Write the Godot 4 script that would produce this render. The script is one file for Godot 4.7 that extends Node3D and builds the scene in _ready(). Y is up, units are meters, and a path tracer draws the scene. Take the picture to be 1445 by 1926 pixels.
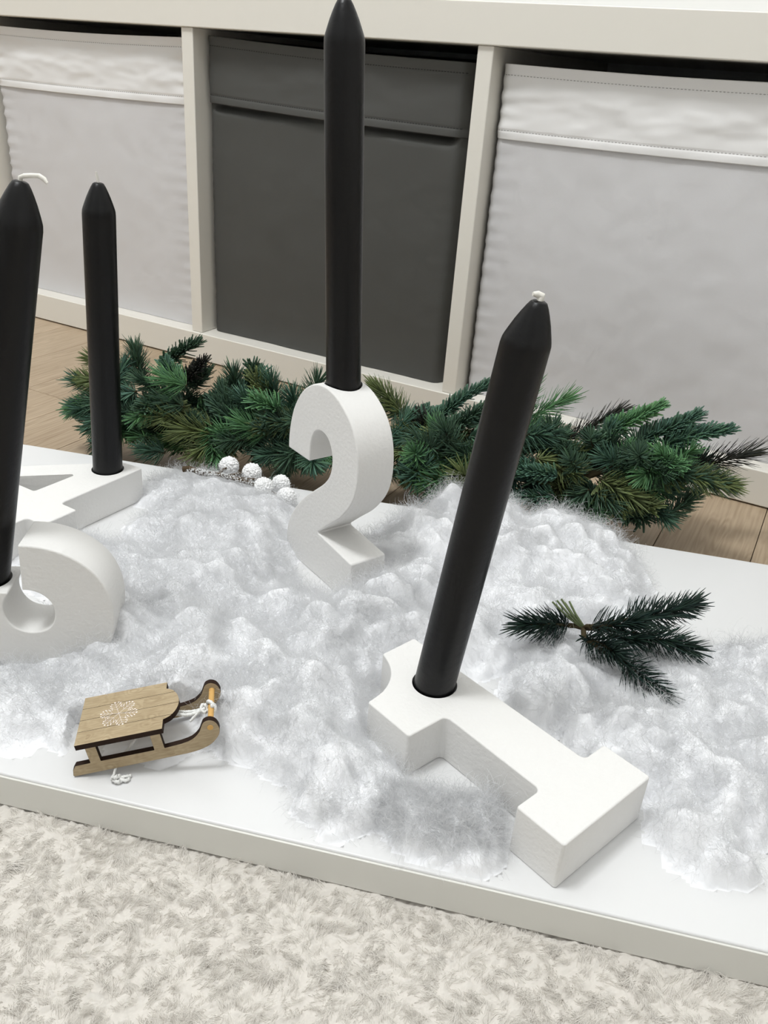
extends Node3D
# Advent candles on a white board in front of a low white shelf.
# World: x runs along the shelf, z points from the shelf to the camera, y is up, metres.

const MM := 0.001
# frame of the board: front edge origin, direction along the front edge, direction to the back
const BO := Vector3(0.39611, 0.0, 0.62666)
const BU := Vector3(0.9594, 0.0, -0.28206)
const BN := Vector3(-0.28206, 0.0, -0.9594)
const BOARD_TOP := 0.030
const DIGIT_T := 0.0275

var taken := {}
var M := {}
var rng := RandomNumberGenerator.new()


# ------------------------------------------------------------------ naming and grouping
func numbered(called: String) -> String:
	var n: int = taken.get(called, 0)
	taken[called] = n + 1
	return called if n == 0 else "%s_%03d" % [called, n]


func tag(o: Node, label: String, category: String, group := "") -> Node:
	o.set_meta("label", label)
	o.set_meta("category", category)
	if group != "":
		o.set_meta("group", group)
	return o


func thing(called: String, label: String, category: String, at := Vector3.ZERO, group := "") -> Node3D:
	var o := Node3D.new()
	o.name = numbered(called)
	add_child(o, true)
	o.position = at
	tag(o, label, category, group)
	return o


func put(called: String, mesh: Mesh, mat, parent: Node = null) -> MeshInstance3D:
	var o := MeshInstance3D.new()
	o.name = numbered(called) if parent == null else called
	o.mesh = mesh
	if mat is Array:
		for i in mat.size():
			o.set_surface_override_material(i, mat[i])
	else:
		o.material_override = mat
	(self if parent == null else parent).add_child(o, true)
	return o


func structure(o: Node) -> Node:
	o.set_meta("kind", "structure")
	return o


func stuff(o: Node) -> Node:
	o.set_meta("kind", "stuff")
	return o


func bf(s: float, d: float, y: float) -> Vector3:
	return BO + BU * s + BN * d + Vector3(0, y, 0)


func to_board(p: Vector3) -> Vector2:
	return Vector2((p - BO).dot(BU), (p - BO).dot(BN))


# ------------------------------------------------------------------ mesh building
class Geo:
	var v := PackedVector3Array()
	var n := PackedVector3Array()
	var c := PackedColorArray()
	var uv := PackedVector2Array()
	var idx := PackedInt32Array()

	func p(pos: Vector3, nor: Vector3, col := Color.WHITE, t := Vector2.ZERO) -> int:
		v.append(pos)
		n.append(nor)
		c.append(col)
		uv.append(t)
		return v.size() - 1

	func tri(a: int, b: int, d: int) -> void:
		# turned so that the front (clockwise) side is the one the normals point to
		var face := (v[b] - v[a]).cross(v[d] - v[a])
		if face.dot(n[a] + n[b] + n[d]) > 0.0:
			idx.append_array([a, d, b])
		else:
			idx.append_array([a, b, d])

	func quad(a: int, b: int, d: int, e: int) -> void:
		tri(a, b, d)
		tri(a, d, e)

	func tube(path: PackedVector3Array, radii: PackedFloat32Array, sides: int, col := Color.WHITE, caps := true) -> void:
		var x := Vector3.ZERO
		var start := v.size()
		var count := path.size()
		for i in count:
			var t := (path[mini(i + 1, count - 1)] - path[maxi(i - 1, 0)]).normalized()
			if i == 0:
				x = t.cross(Vector3.UP if absf(t.y) < 0.9 else Vector3.RIGHT).normalized()
			else:
				x = (x - t * x.dot(t)).normalized()
			var y := t.cross(x)
			for k in sides:
				var a := TAU * k / sides
				var d := x * cos(a) + y * sin(a)
				p(path[i] + d * radii[i], d, col)
		for i in count - 1:
			for k in sides:
				var k2 := (k + 1) % sides
				quad(start + i * sides + k, start + i * sides + k2, start + (i + 1) * sides + k2, start + (i + 1) * sides + k)
		if caps:
			for e in [0, count - 1]:
				var t2 := (path[1] - path[0]).normalized() * -1.0 if e == 0 else (path[count - 1] - path[count - 2]).normalized()
				var m := p(path[e], t2, col)
				var ring := []
				for k in sides:
					ring.append(p(v[start + e * sides + k], t2, col))
				for k in sides:
					tri(m, ring[k], ring[(k + 1) % sides])

	# profile: Vector2(radius, height) from the bottom up, turned round the y axis
	func lathe(profile: PackedVector2Array, sides: int, col := Color.WHITE) -> void:
		var start := v.size()
		var m := profile.size()
		for i in m:
			var t := (profile[mini(i + 1, m - 1)] - profile[maxi(i - 1, 0)]).normalized()
			for k in sides + 1:
				var a := TAU * k / sides
				var nor := Vector3(t.y * cos(a), -t.x, t.y * sin(a)).normalized()
				p(Vector3(profile[i].x * cos(a), profile[i].y, profile[i].x * sin(a)), nor, col, Vector2(float(k) / sides, profile[i].y))
		for i in m - 1:
			for k in sides:
				var a0 := start + i * (sides + 1) + k
				quad(a0, a0 + 1, a0 + sides + 2, a0 + sides + 1)

	# a box with rounded edges, centred on `at`
	func rbox(size: Vector3, r: float, at := Vector3.ZERO, seg := 2, col := Color.WHITE) -> void:
		var h := size * 0.5
		r = minf(r, minf(h.x, minf(h.y, h.z)) * 0.98)
		for axis in 3:
			for sgn in [-1.0, 1.0]:
				var ua := (axis + 1) % 3
				var va := (axis + 2) % 3
				var us := edge_steps(h[ua], r, seg)
				var vs := edge_steps(h[va], r, seg)
				var start := v.size()
				for a in us:
					for b in vs:
						var q := Vector3.ZERO
						q[axis] = sgn * h[axis]
						q[ua] = a
						q[va] = b
						var inner := Vector3(clampf(q.x, -h.x + r, h.x - r), clampf(q.y, -h.y + r, h.y - r), clampf(q.z, -h.z + r, h.z - r))
						var nor := (q - inner).normalized()
						p(at + inner + nor * r, nor, col, Vector2(q[ua], q[va]))
				var w := vs.size()
				for i in us.size() - 1:
					for j in w - 1:
						quad(start + i * w + j, start + (i + 1) * w + j, start + (i + 1) * w + j + 1, start + i * w + j + 1)

	func edge_steps(h: float, r: float, seg: int) -> Array:
		var out := []
		for k in seg + 1:
			out.append(-h + r * (1.0 - tan(PI / 4 * (1.0 - float(k) / seg))))
		for k in seg + 1:
			out.append(h - r * (1.0 - tan(PI / 4 * float(k) / seg)))
		return out

	# (nu + 1) x (nv + 1) points, row after row, normals from the neighbours
	func sheet(pts: PackedVector3Array, nu: int, nv: int, flip := false, col := Color.WHITE) -> void:
		var start := v.size()
		for j in nv + 1:
			for i in nu + 1:
				var du := pts[j * (nu + 1) + mini(i + 1, nu)] - pts[j * (nu + 1) + maxi(i - 1, 0)]
				var dv := pts[mini(j + 1, nv) * (nu + 1) + i] - pts[maxi(j - 1, 0) * (nu + 1) + i]
				var nor := du.cross(dv).normalized()
				p(pts[j * (nu + 1) + i], -nor if flip else nor, col, Vector2(float(i) / nu, float(j) / nv))
		for j in nv:
			for i in nu:
				var a := start + j * (nu + 1) + i
				quad(a, a + 1, a + nu + 2, a + nu + 1)

	func arrays() -> Array:
		var a := []
		a.resize(Mesh.ARRAY_MAX)
		a[Mesh.ARRAY_VERTEX] = v
		a[Mesh.ARRAY_NORMAL] = n
		a[Mesh.ARRAY_COLOR] = c
		a[Mesh.ARRAY_TEX_UV] = uv
		a[Mesh.ARRAY_INDEX] = idx
		return a

	func mesh() -> ArrayMesh:
		var m := ArrayMesh.new()
		m.add_surface_from_arrays(Mesh.PRIMITIVE_TRIANGLES, arrays())
		return m


# Smooth curve through points (Catmull-Rom), `sub` pieces per span, ends kept.
func curve(pts: Array, sub := 3) -> Array:
	var out := []
	for i in pts.size() - 1:
		var a: Vector2 = pts[maxi(i - 1, 0)]
		var b: Vector2 = pts[i]
		var c: Vector2 = pts[i + 1]
		var d: Vector2 = pts[mini(i + 2, pts.size() - 1)]
		for k in sub:
			out.append(b.cubic_interpolate(c, a, d, float(k) / sub))
	out.append(pts[-1])
	return out


# A closed outline with rounded corners. Gives [points, normals]; sharp bends get an arc of radius r.
func outline(pts: Array, r: float, inner_r := -1.0) -> Array:
	var area := 0.0
	for i in pts.size():
		area += (pts[i] as Vector2).cross(pts[(i + 1) % pts.size()])
	if area < 0.0:
		pts = pts.duplicate()
		pts.reverse()
	var P := PackedVector2Array()
	var N := PackedVector2Array()
	var R := PackedFloat32Array()
	var m := pts.size()
	for i in m:
		var b: Vector2 = pts[i]
		var t0 := (b - pts[(i + m - 1) % m] as Vector2).normalized()
		var t1 := ((pts[(i + 1) % m] as Vector2) - b).normalized()
		var n0 := Vector2(t0.y, -t0.x)
		var n1 := Vector2(t1.y, -t1.x)
		var bend := t0.angle_to(t1)
		if absf(bend) < deg_to_rad(24.0):
			P.append(b)
			N.append((n0 + n1).normalized())
			R.append(1.0)
			continue
		var rr := r if bend > 0.0 or inner_r < 0.0 else inner_r
		var cut := rr * tan(absf(bend) / 2.0)
		cut = minf(cut, 0.45 * minf((b - pts[(i + m - 1) % m] as Vector2).length(), ((pts[(i + 1) % m] as Vector2) - b).length()))
		rr = cut / tan(absf(bend) / 2.0)
		var start := b - t0 * cut
		var centre := start - n0 * rr * signf(bend)
		var steps := maxi(3, int(absf(bend) / deg_to_rad(15.0)))
		for k in steps + 1:
			var nn := n0.rotated(bend * k / steps)
			P.append(centre + nn * rr * signf(bend))
			N.append(nn)
			R.append(rr * 0.8 if bend > 0.0 else 1.0)
	return [P, N, R]


# Extrudes an outline along z from 0 (front) to -t, with rounded edges of radius b. Watertight.
func extrude(o: Array, t: float, b: float, sides_too: Geo = null) -> Geo:
	var g := Geo.new()
	var side := sides_too if sides_too else g
	var P: PackedVector2Array = o[0]
	var N: PackedVector2Array = o[1]
	var R: PackedFloat32Array = o[2]   # the most that each point may move inward
	var m := P.size()
	var rings := []
	var steps := 3 if b > 0.0 else 0
	for e in 2:
		for k in steps + 1:
			var a := PI / 2 * (k if e == 1 else steps - k) / maxi(steps, 1)
			if steps == 0:
				a = 0.0
			rings.append([b * (1.0 - cos(a)), (-b * (1.0 - sin(a))) if e == 0 else (-t + b * (1.0 - sin(a))), cos(a), sin(a) * (1.0 if e == 0 else -1.0)])
	var start := side.v.size()
	for ring in rings:
		for i in m:
			var q := P[i] - N[i] * minf(1.0, R[i] / maxf(b, 1e-6)) * (ring[0] as float)
			side.p(Vector3(q.x, q.y, ring[1]), Vector3(N[i].x * ring[2], N[i].y * ring[2], ring[3]).normalized(), Color.WHITE, Vector2(q.x, q.y))
	for j in rings.size() - 1:
		for i in m:
			var i2 := (i + 1) % m
			side.quad(start + j * m + i, start + j * m + i2, start + (j + 1) * m + i2, start + (j + 1) * m + i)
	var cap := PackedVector2Array()
	for i in m:
		cap.append((P[i] - N[i] * minf(b, R[i])) * 1000.0)
	var tris := Geometry2D.triangulate_polygon(cap)
	for e in 2:
		var z := 0.0 if e == 0 else -t
		var nor := Vector3(0, 0, 1 if e == 0 else -1)
		var s2 := g.v.size()
		for q in cap:
			g.p(Vector3(q.x * MM, q.y * MM, z), nor, Color.WHITE, q * MM)
		for k in range(0, tris.size(), 3):
			g.tri(s2 + tris[k], s2 + tris[k + 1], s2 + tris[k + 2])
	return g


# Cuts tools out of a mesh and gives every corner a normal weighted by face area.
func carved(mesh: ArrayMesh, tools: Array) -> ArrayMesh:
	var root := CSGCombiner3D.new()
	root.name = "carving"
	var body := CSGMesh3D.new()
	body.name = "body"
	body.mesh = mesh
	# worked on a hundred times larger, so that the boolean's snapping does not touch fine edges
	body.scale = Vector3.ONE * 100.0
	root.add_child(body)
	for t in tools:
		t.operation = CSGShape3D.OPERATION_SUBTRACTION
		t.transform = Transform3D(Basis.IDENTITY.scaled(Vector3.ONE * 100.0), Vector3.ZERO) * (t.transform as Transform3D)
		root.add_child(t, true)
	add_child(root)
	await get_tree().process_frame
	var baked := root.bake_static_mesh()
	remove_child(root)
	root.free()
	var pos: PackedVector3Array = baked.surface_get_arrays(0)[Mesh.ARRAY_VERTEX]
	for k in pos.size():
		pos[k] *= 0.01
	var at := {}
	var face := PackedVector3Array()
	for k in range(0, pos.size(), 3):
		var f := (pos[k + 2] - pos[k]).cross(pos[k + 1] - pos[k])
		face.append(f)
		for j in 3:
			var key := Vector3i((pos[k + j] * 50000.0).round())
			if not at.has(key):
				at[key] = []
			at[key].append(f)
	var nor := PackedVector3Array()
	for k in range(0, pos.size(), 3):
		var own := face[k / 3].normalized()
		for j in 3:
			var sum := Vector3.ZERO
			for f in at[Vector3i((pos[k + j] * 50000.0).round())]:
				if (f as Vector3).normalized().dot(own) > 0.78:
					sum += f
			nor.append(sum.normalized() if sum.length() > 0.0 else own)
	var a := []
	a.resize(Mesh.ARRAY_MAX)
	a[Mesh.ARRAY_VERTEX] = pos
	a[Mesh.ARRAY_NORMAL] = nor
	var out := ArrayMesh.new()
	out.add_surface_from_arrays(Mesh.PRIMITIVE_TRIANGLES, a)
	return out


func noise(freq: float, seed_: int, octaves := 1, kind := FastNoiseLite.TYPE_SIMPLEX_SMOOTH) -> FastNoiseLite:
	var f := FastNoiseLite.new()
	f.noise_type = kind
	f.seed = seed_
	f.frequency = freq
	f.fractal_type = FastNoiseLite.FRACTAL_FBM if octaves > 1 else FastNoiseLite.FRACTAL_NONE
	f.fractal_octaves = octaves
	return f


func mat(col: Color, rough: float, spec := 0.5) -> StandardMaterial3D:
	var m := StandardMaterial3D.new()
	m.albedo_color = col
	m.roughness = rough
	m.metallic_specular = spec
	return m


func bump(m: StandardMaterial3D, freq: float, depth: float, scale: float, octaves := 3) -> void:
	var t := NoiseTexture2D.new()
	t.width = 512
	t.height = 512
	t.seamless = true
	t.as_normal_map = true
	t.bump_strength = depth
	t.noise = noise(freq, 7, octaves)
	m.normal_enabled = true
	m.normal_texture = t
	m.uv1_triplanar = true
	m.uv1_world_triplanar = true
	m.uv1_scale = Vector3.ONE * scale


# ------------------------------------------------------------------ the scene
func _ready():
	rng.seed = 20231203
	# camera
	var cam := Camera3D.new()
	cam.name = "camera"
	cam.fov = 62.361
	cam.near = 0.02
	cam.far = 20.0
	cam.transform = Transform3D(Basis.from_euler(Vector3(-0.482076, 0.468628, 0.076889), EULER_ORDER_YXZ), Vector3(0.689032, 0.346867, 0.813938))
	add_child(cam)
	cam.make_current()
	# surroundings: a closed room, so the sky only fills what no wall hides
	var env := Environment.new()
	env.background_mode = Environment.BG_COLOR
	env.background_color = Color(0.5, 0.52, 0.55)
	env.tonemap_mode = Environment.TONE_MAPPER_LINEAR
	env.tonemap_exposure = 1.0
	env.sdfgi_enabled = true
	env.ssao_enabled = true
	env.ssil_enabled = true
	var we := WorldEnvironment.new()
	we.name = "surroundings"
	we.environment = env
	add_child(we)
	# large light: the pendant lamp over the room
	pendant_lamp(Vector3(0.08, 2.02, 0.88), 0.19, 1.66)
	materials()
	room()
	shelf()
	boxes()
	rug()
	board()
	await numbers()
	candles()
	wool()
	sled()
	berries()
	sprig()
	garland()


func pendant_lamp(at: Vector3, r: float, energy: float) -> void:
	var lamp := thing("pendant_lamp", "round white globe lamp hanging from the ceiling above the board", "lamp", at)
	var white := Color(0.985, 0.995, 1.0)
	var ball := SphereMesh.new()
	ball.radius = r
	ball.height = r * 2.0
	ball.radial_segments = 48
	ball.rings = 24
	var glow := mat(Color(0.9, 0.9, 0.9), 0.5)
	glow.emission_enabled = true
	glow.emission = white
	glow.emission_energy_multiplier = 2.0
	put("globe", ball, glow, lamp)
	var rod := Geo.new()
	rod.tube(PackedVector3Array([Vector3(0, r - 0.005, 0), Vector3(0, 2.499 - at.y, 0)]), PackedFloat32Array([0.004, 0.004]), 10)
	put("cord", rod.mesh(), mat(Color(0.85, 0.85, 0.85), 0.6), lamp)
	var cup := Geo.new()
	cup.lathe(PackedVector2Array([Vector2(0.0, 2.46 - at.y), Vector2(0.045, 2.465 - at.y), Vector2(0.055, 2.499 - at.y), Vector2(0.0, 2.4995 - at.y)]), 32)
	put("canopy", cup.mesh(), mat(Color(0.9, 0.9, 0.9), 0.5), lamp)
	var l := OmniLight3D.new()
	l.name = "lamp_light"
	l.light_color = white
	l.light_energy = energy
	l.light_size = r
	l.omni_range = 8.0
	l.omni_attenuation = 2.0
	l.shadow_enabled = true
	lamp.add_child(l)


func materials() -> void:
	M.shelf = mat(Color(0.91, 0.895, 0.86), 0.38)
	M.wall = mat(Color(0.93, 0.93, 0.925), 0.9, 0.3)
	M.board = mat(Color(0.885, 0.885, 0.885), 0.34)
	M.board_edge = mat(Color(0.885, 0.88, 0.855), 0.4)
	M.plaster = mat(Color(0.915, 0.91, 0.90), 0.75, 0.35)
	bump(M.plaster, 0.05, 1.2, 12.0, 4)
	M.wax = mat(Color(0.025, 0.025, 0.03), 0.36, 0.38)
	bump(M.wax, 0.03, 0.8, 14.0, 4)
	M.wick = mat(Color(0.93, 0.92, 0.89), 0.9, 0.2)
	M.white_fabric = mat(Color(0.84, 0.835, 0.84), 0.55, 0.4)
	bump(M.white_fabric, 0.25, 0.7, 14.0, 2)
	M.white_satin = mat(Color(0.925, 0.92, 0.915), 0.42, 0.5)
	M.grey_fabric = mat(Color(0.31, 0.31, 0.30), 0.6, 0.4)
	bump(M.grey_fabric, 0.25, 0.7, 14.0, 2)
	M.white_thread = mat(Color(0.70, 0.69, 0.68), 0.8, 0.2)
	M.grey_thread = mat(Color(0.22, 0.22, 0.22), 0.8, 0.2)
	M.rug = mat(Color(0.85, 0.83, 0.80), 1.0, 0.1)
	M.rug_tuft = mat(Color.WHITE, 1.0, 0.1)
	M.rug_tuft.vertex_color_use_as_albedo = true
	M.wool = mat(Color(0.962, 0.964, 0.972), 1.0, 0.0)
	M.fibre = mat(Color(0.985, 0.987, 0.992), 1.0, 0.0)
	M.fibre.backlight_enabled = true
	M.fibre.backlight = Color(0.9, 0.9, 0.9)
	M.flake = mat(Color(0.95, 0.95, 0.97), 0.1, 0.9)
	M.needle = mat(Color.WHITE, 0.55, 0.35)
	M.needle.vertex_color_use_as_albedo = true
	M.needle.backlight_enabled = true
	M.needle.backlight = Color(0.3, 0.3, 0.3)
	M.twig = mat(Color(0.26, 0.23, 0.16), 0.8, 0.3)
	M.green_stem = mat(Color(0.45, 0.50, 0.36), 0.7, 0.3)
	M.sled_wood = mat(Color.WHITE, 0.65, 0.35)
	M.sled_wood.albedo_texture = wood_picture(Color(0.735, 0.665, 0.545), Color(0.59, 0.515, 0.40), 256, 128, 3, 90.0)
	M.sled_wood.uv1_scale = Vector3(1 / 0.05, 1 / 0.05, 1)
	M.char = mat(Color(0.17, 0.115, 0.085), 0.75, 0.3)
	M.dowel = mat(Color(0.83, 0.66, 0.40), 0.6, 0.3)
	M.cord = mat(Color(0.94, 0.94, 0.93), 0.9, 0.2)
	M.print = mat(Color(0.96, 0.93, 0.92), 0.7, 0.3)
	M.frost = mat(Color(0.96, 0.96, 0.96), 0.85, 0.4)
	M.bark = mat(Color(0.33, 0.28, 0.22), 0.9, 0.2)
	M.floor_under = mat(Color(0.30, 0.24, 0.18), 0.9, 0.2)


# Wood grain: long streaks along the picture's x, with a few arched figures.
func wood_picture(light: Color, dark: Color, w: int, h: int, seed_: int, streak: float) -> ImageTexture:
	var im := Image.create(w, h, false, Image.FORMAT_RGB8)
	var big := noise(1.0, seed_, 3)
	var fine := noise(1.0, seed_ + 1, 2)
	for y in h:
		for x in w:
			var a := float(x) / w
			var b := float(y) / h
			var warp := big.get_noise_2d(a * 1.6, b * 2.2)
			var ring := sin((b * 5.0 + warp * 5.0) * TAU)
			var line := fine.get_noise_2d(a * 5.0, b * streak)
			var k := clampf(0.42 + 0.22 * ring * absf(warp) * 2.0 + 0.45 * line + 0.25 * warp, 0.0, 1.0)
			im.set_pixel(x, y, light.lerp(dark, k))
	im.generate_mipmaps()
	return ImageTexture.create_from_image(im)


func room() -> void:
	var x0 := -1.75
	var x1 := 2.05
	var z0 := -0.386
	var z1 := 3.1
	var h := 2.5
	var t := 0.1
	var cx := (x0 + x1) / 2
	var cz := (z0 + z1) / 2
	for w in [["wall_back", Vector3(x1 - x0 + 2 * t, h, t), Vector3(cx, h / 2, z0 - t / 2)], ["wall_front", Vector3(x1 - x0 + 2 * t, h, t), Vector3(cx, h / 2, z1 + t / 2)],
			["wall_left", Vector3(t, h, z1 - z0), Vector3(x0 - t / 2, h / 2, cz)], ["wall_right", Vector3(t, h, z1 - z0), Vector3(x1 + t / 2, h / 2, cz)],
			["ceiling", Vector3(x1 - x0 + 2 * t, t, z1 - z0 + 2 * t), Vector3(cx, h + t / 2, cz)]]:
		var g := Geo.new()
		g.rbox(w[1], 0.001)
		var o := put(w[0], g.mesh(), M.wall)
		o.position = w[2]
		structure(o)
	# floor: a slab under narrow oak strips that run from the shelf into the room
	var fl := Node3D.new()
	fl.name = "floor"
	add_child(fl)
	structure(fl)
	var slab := Geo.new()
	slab.rbox(Vector3(x1 - x0 + 2 * t, t, z1 - z0 + 2 * t), 0.001, Vector3(cx, -t / 2 - 0.008, cz))
	put("underlay", slab.mesh(), M.floor_under, fl)
	var woods := []
	for k in 5:
		var tone: float = [0.0, 0.03, -0.03, 0.015, -0.015][k]
		var m := mat(Color.WHITE, 0.42, 0.4)
		m.albedo_texture = wood_picture(Color(0.735 + tone, 0.66 + tone, 0.565 + tone), Color(0.61 + tone, 0.53 + tone, 0.435 + tone), 512, 128, 40 + k * 7, 26.0)
		m.uv1_scale = Vector3(1.0, 1.0, 1.0)
		woods.append(m)
	var pitch := 0.077
	var shapes := {}
	for k in range(-22, 18):
		var xa := 0.608 + pitch * (k - 0)
		if xa < x0 - pitch or xa > x1:
			continue
		var near := xa > -0.62 and xa < 1.25
		var z := -0.40 - rng.randf() * 0.3
		if absf(xa - (-0.085)) < 0.03:
			z = 0.20 - 0.42
		var stop := 1.2 if near else z1
		while z < stop:
			var length := 0.42 if near else 1.6
			if not near and z + length < -0.4:
				z += length
				continue
			var key := "%.2f" % length
			if not shapes.has(key):
				var list := []
				for q in 3:
					var g := Geo.new()
					g.rbox(Vector3(pitch - 0.0005, 0.008, length - 0.0006), 0.0006, Vector3.ZERO, 1)
					for i in g.v.size():
						g.uv[i] = Vector2(g.v[i].z / 0.45 + 0.5 + q * 0.31, g.v[i].x / pitch + 0.5)
					list.append(g.mesh())
				shapes[key] = list
			var o := put("plank", shapes[key][rng.randi() % 3], woods[rng.randi() % 5], fl)
			o.position = Vector3(xa + pitch / 2, -0.004, z + length / 2)
			z += length


func shelf() -> void:
	# low open shelf of four compartments in a row
	var o := thing("shelving_unit", "low white shelf with thick frame and thin dividers holding fabric boxes", "shelf")
	var T := 0.0365
	var H := 0.335
	var TT := 0.0346
	var depth := 0.385
	var xl := -0.351 - 0.039
	var xr := 1.037 + 0.039
	var part := func(called: String, lo: Vector3, hi: Vector3):
		var g := Geo.new()
		g.rbox(hi - lo, 0.0012)
		var p := put(called, g.mesh(), M.shelf, o)
		p.position = (lo + hi) / 2
	part.call("bottom_board", Vector3(xl, 0.0015, -depth), Vector3(xr, T, 0))
	part.call("top_board", Vector3(xl, T + H, -depth), Vector3(xr, T + H + TT, 0))
	part.call("side_panel", Vector3(xl, T, -depth), Vector3(xl + 0.039, T + H, 0))
	part.call("side_panel", Vector3(xr - 0.039, T, -depth), Vector3(xr, T + H, 0))
	for x in [-0.016, 0.335, 0.686]:
		part.call("divider", Vector3(x, T, -depth), Vector3(x + 0.016, T + H, -0.003))
	for x in [xl + 0.03, 0.34, xr - 0.03]:
		for z in [-0.05, -0.33]:
			var f := Geo.new()
			f.lathe(PackedVector2Array([Vector2(0.0, 0.0), Vector2(0.012, 0.0), Vector2(0.012, 0.0016), Vector2(0.0, 0.0016)]), 16)
			put("foot", f.mesh(), M.char, o).position = Vector3(x, 0, z)


# A soft fabric box: front panel with slack, a band (folded cuff) across its top, stitching, sides and back.
func fabric_box(label: String, x0: float, x1: float, top0: float, top1: float, drop: float, cloth: Material, band_cloth: Material, thread: Material, loose: float, pucker: float, seed_: int) -> void:
	var o := thing("storage_box", label, "box", Vector3(0, 0, 0))
	var zf := -0.0225
	var y0 := 0.0368
	var wr := noise(0.012, seed_, 3)
	var wr2 := noise(0.03, seed_ + 5, 2)
	var nu := 90
	var nv := 80
	var at := func(u: float, v: float) -> Vector3:
		# u across 0..1, v up 0..1: the slack front of the box
		var x := lerpf(x0, x1, u)
		var top := lerpf(top0, top1, u) - 0.0022 * sin(PI * u)
		var y := lerpf(y0, top, v)
		var e := minf(u, 1.0 - u) * (x1 - x0) / 0.012
		var round_ := 1.0 - minf(1.0, e)
		var z := zf - 0.010 * round_ * round_ * round_
		z += 0.0035 * sin(PI * u) * sin(PI * clampf(v * 0.9, 0.0, 1.0))
		z += 0.0011 * wr.get_noise_2d(x * 1000, y * 700) + 0.0004 * wr2.get_noise_2d(x * 1000, y * 1000)
		var edge := exp(-minf(u, 1.0 - u) * 26.0)
		if loose > 0.003:
			# the cloth behind the loose edge of the band is pushed in, deepest towards the two sides
			var under := y - (lerpf(top0, top1, u) - drop)
			z -= 0.016 * exp(-pow((under + 0.0015) / 0.0045, 2.0)) * smoothstep(0.01, 0.06, minf(u, 1.0 - u)) * (0.35 + 0.65 * absf(cos(PI * u)))
		z += pucker * edge * sin(y * 420.0 + 2.0 * wr2.get_noise_2d(y * 900.0, u * 30.0 + 7.0))
		return Vector3(x, y, z)
	# front panel
	var pts := PackedVector3Array()
	for j in nv + 1:
		for i in nu + 1:
			pts.append(at.call(float(i) / nu, float(j) / nv))
	var g := Geo.new()
	g.sheet(pts, nu, nv)
	put("front_panel", g.mesh(), cloth, o)
	# sides, back and bottom as one bag with an open top
	var b := Geo.new()
	var zb := -0.365
	var inset := 0.006
	for s in [[x0 + 0.0005, x0 + 0.0005, 1.0], [x1 - 0.0005, x1 - 0.0005, -1.0]]:
		var side := PackedVector3Array()
		for j in 13:
			for i in 13:
				var zz := lerpf(zf - 0.0098, zb, i / 12.0)
				var yy := lerpf(y0, (top0 if s[2] > 0 else top1), j / 12.0)
				side.append(Vector3(s[0] + s[2] * (inset * sin(PI * i / 12.0) * sin(PI * j / 12.0)), yy, zz))
		b.sheet(side, 12, 12, s[2] < 0)
	b.rbox(Vector3(x1 - x0 - 0.002, top0 - y0, 0.003), 0.001, Vector3((x0 + x1) / 2, (top0 + y0) / 2, zb))
	b.rbox(Vector3(x1 - x0 - 0.002, 0.003, zf - zb - 0.012), 0.001, Vector3((x0 + x1) / 2, y0 + 0.0017, (zf + zb) / 2 - 0.004))
	put("bag_side", b.mesh(), cloth, o)
	# band
	var bw := 70
	var bh := 26
	var rows := PackedVector3Array()
	var low := func(u: float) -> float: return lerpf(top0, top1, u) - drop - 0.001 * sin(PI * u)
	var bandpt := func(u: float, v: float) -> Vector3:
		var topv: float = lerpf(top0, top1, u) - 0.0022 * sin(PI * u)
		var y := lerpf(low.call(u), topv, v)
		var vv := (y - y0) / (topv - y0)
		var q: Vector3 = at.call(u, vv)
		if loose > 0.003:
			q.z = lerpf((at.call(u, lerpf(vv, 1.0, 0.5)) as Vector3).z, q.z, smoothstep(0.25, 0.7, v))
		var gape := loose * pow(1.0 - v, 1.4) * pow(sin(PI * clampf(u, 0.0, 1.0)), 0.6)
		var hem := 0.0003 * (exp(-pow((v - 0.04) / 0.05, 2.0)) + exp(-pow((v - 0.96) / 0.05, 2.0)))
		var seam := -0.0008 * (exp(-pow((v - 0.115) / 0.014, 2.0)) + exp(-pow((v - 0.865) / 0.014, 2.0)))
		q.z += 0.0022 + gape + hem + seam
		q.z += (0.0030 if loose < 0.003 else 0.0012) * wr.get_noise_2d(q.x * 700.0 + 300.0, q.y * 1800.0) * sin(PI * v)
		return q
	for j in bh * 2 + 1:
		for i in bw + 1:
			rows.append(bandpt.call(float(i) / bw, float(j) / (bh * 2)))
	var band := Geo.new()
	band.sheet(rows, bw, bh * 2)
	# folded lower and upper edges and the back of the band, so that it has thickness
	for e in [0, bh * 2]:
		var fold := PackedVector3Array()
		for k in 5:
			for i in bw + 1:
				var q: Vector3 = rows[e * (bw + 1) + i]
				var a := PI * k / 4.0
				fold.append(q + Vector3(0, (-1 if e == 0 else 1) * 0.0007 * sin(a), -0.0007 * (1.0 - cos(a))))
		band.sheet(fold, bw, 4, e == 0)
	var back := PackedVector3Array()
	for q in rows:
		back.append(q - Vector3(0, 0, 0.0014))
	band.sheet(back, bw, bh * 2, true)
	put("band", band.mesh(), band_cloth, o)
	# stitches along the two seams
	for v in [0.115, 0.865]:
		var st := Geo.new()
		var x := 0.012
		while x < 0.988:
			var a: Vector3 = bandpt.call(x, v)
			var c: Vector3 = bandpt.call(x + 0.0058, v)
			st.tube(PackedVector3Array([a + Vector3(0, 0, -0.0001), (a + c) / 2 + Vector3(0, 0, 0.0003), c + Vector3(0, 0, -0.0001)]), PackedFloat32Array([0.0003, 0.0004, 0.0003]), 5)
			x += 0.0098
		stuff(put("stitching", st.mesh(), thread, o))


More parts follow.
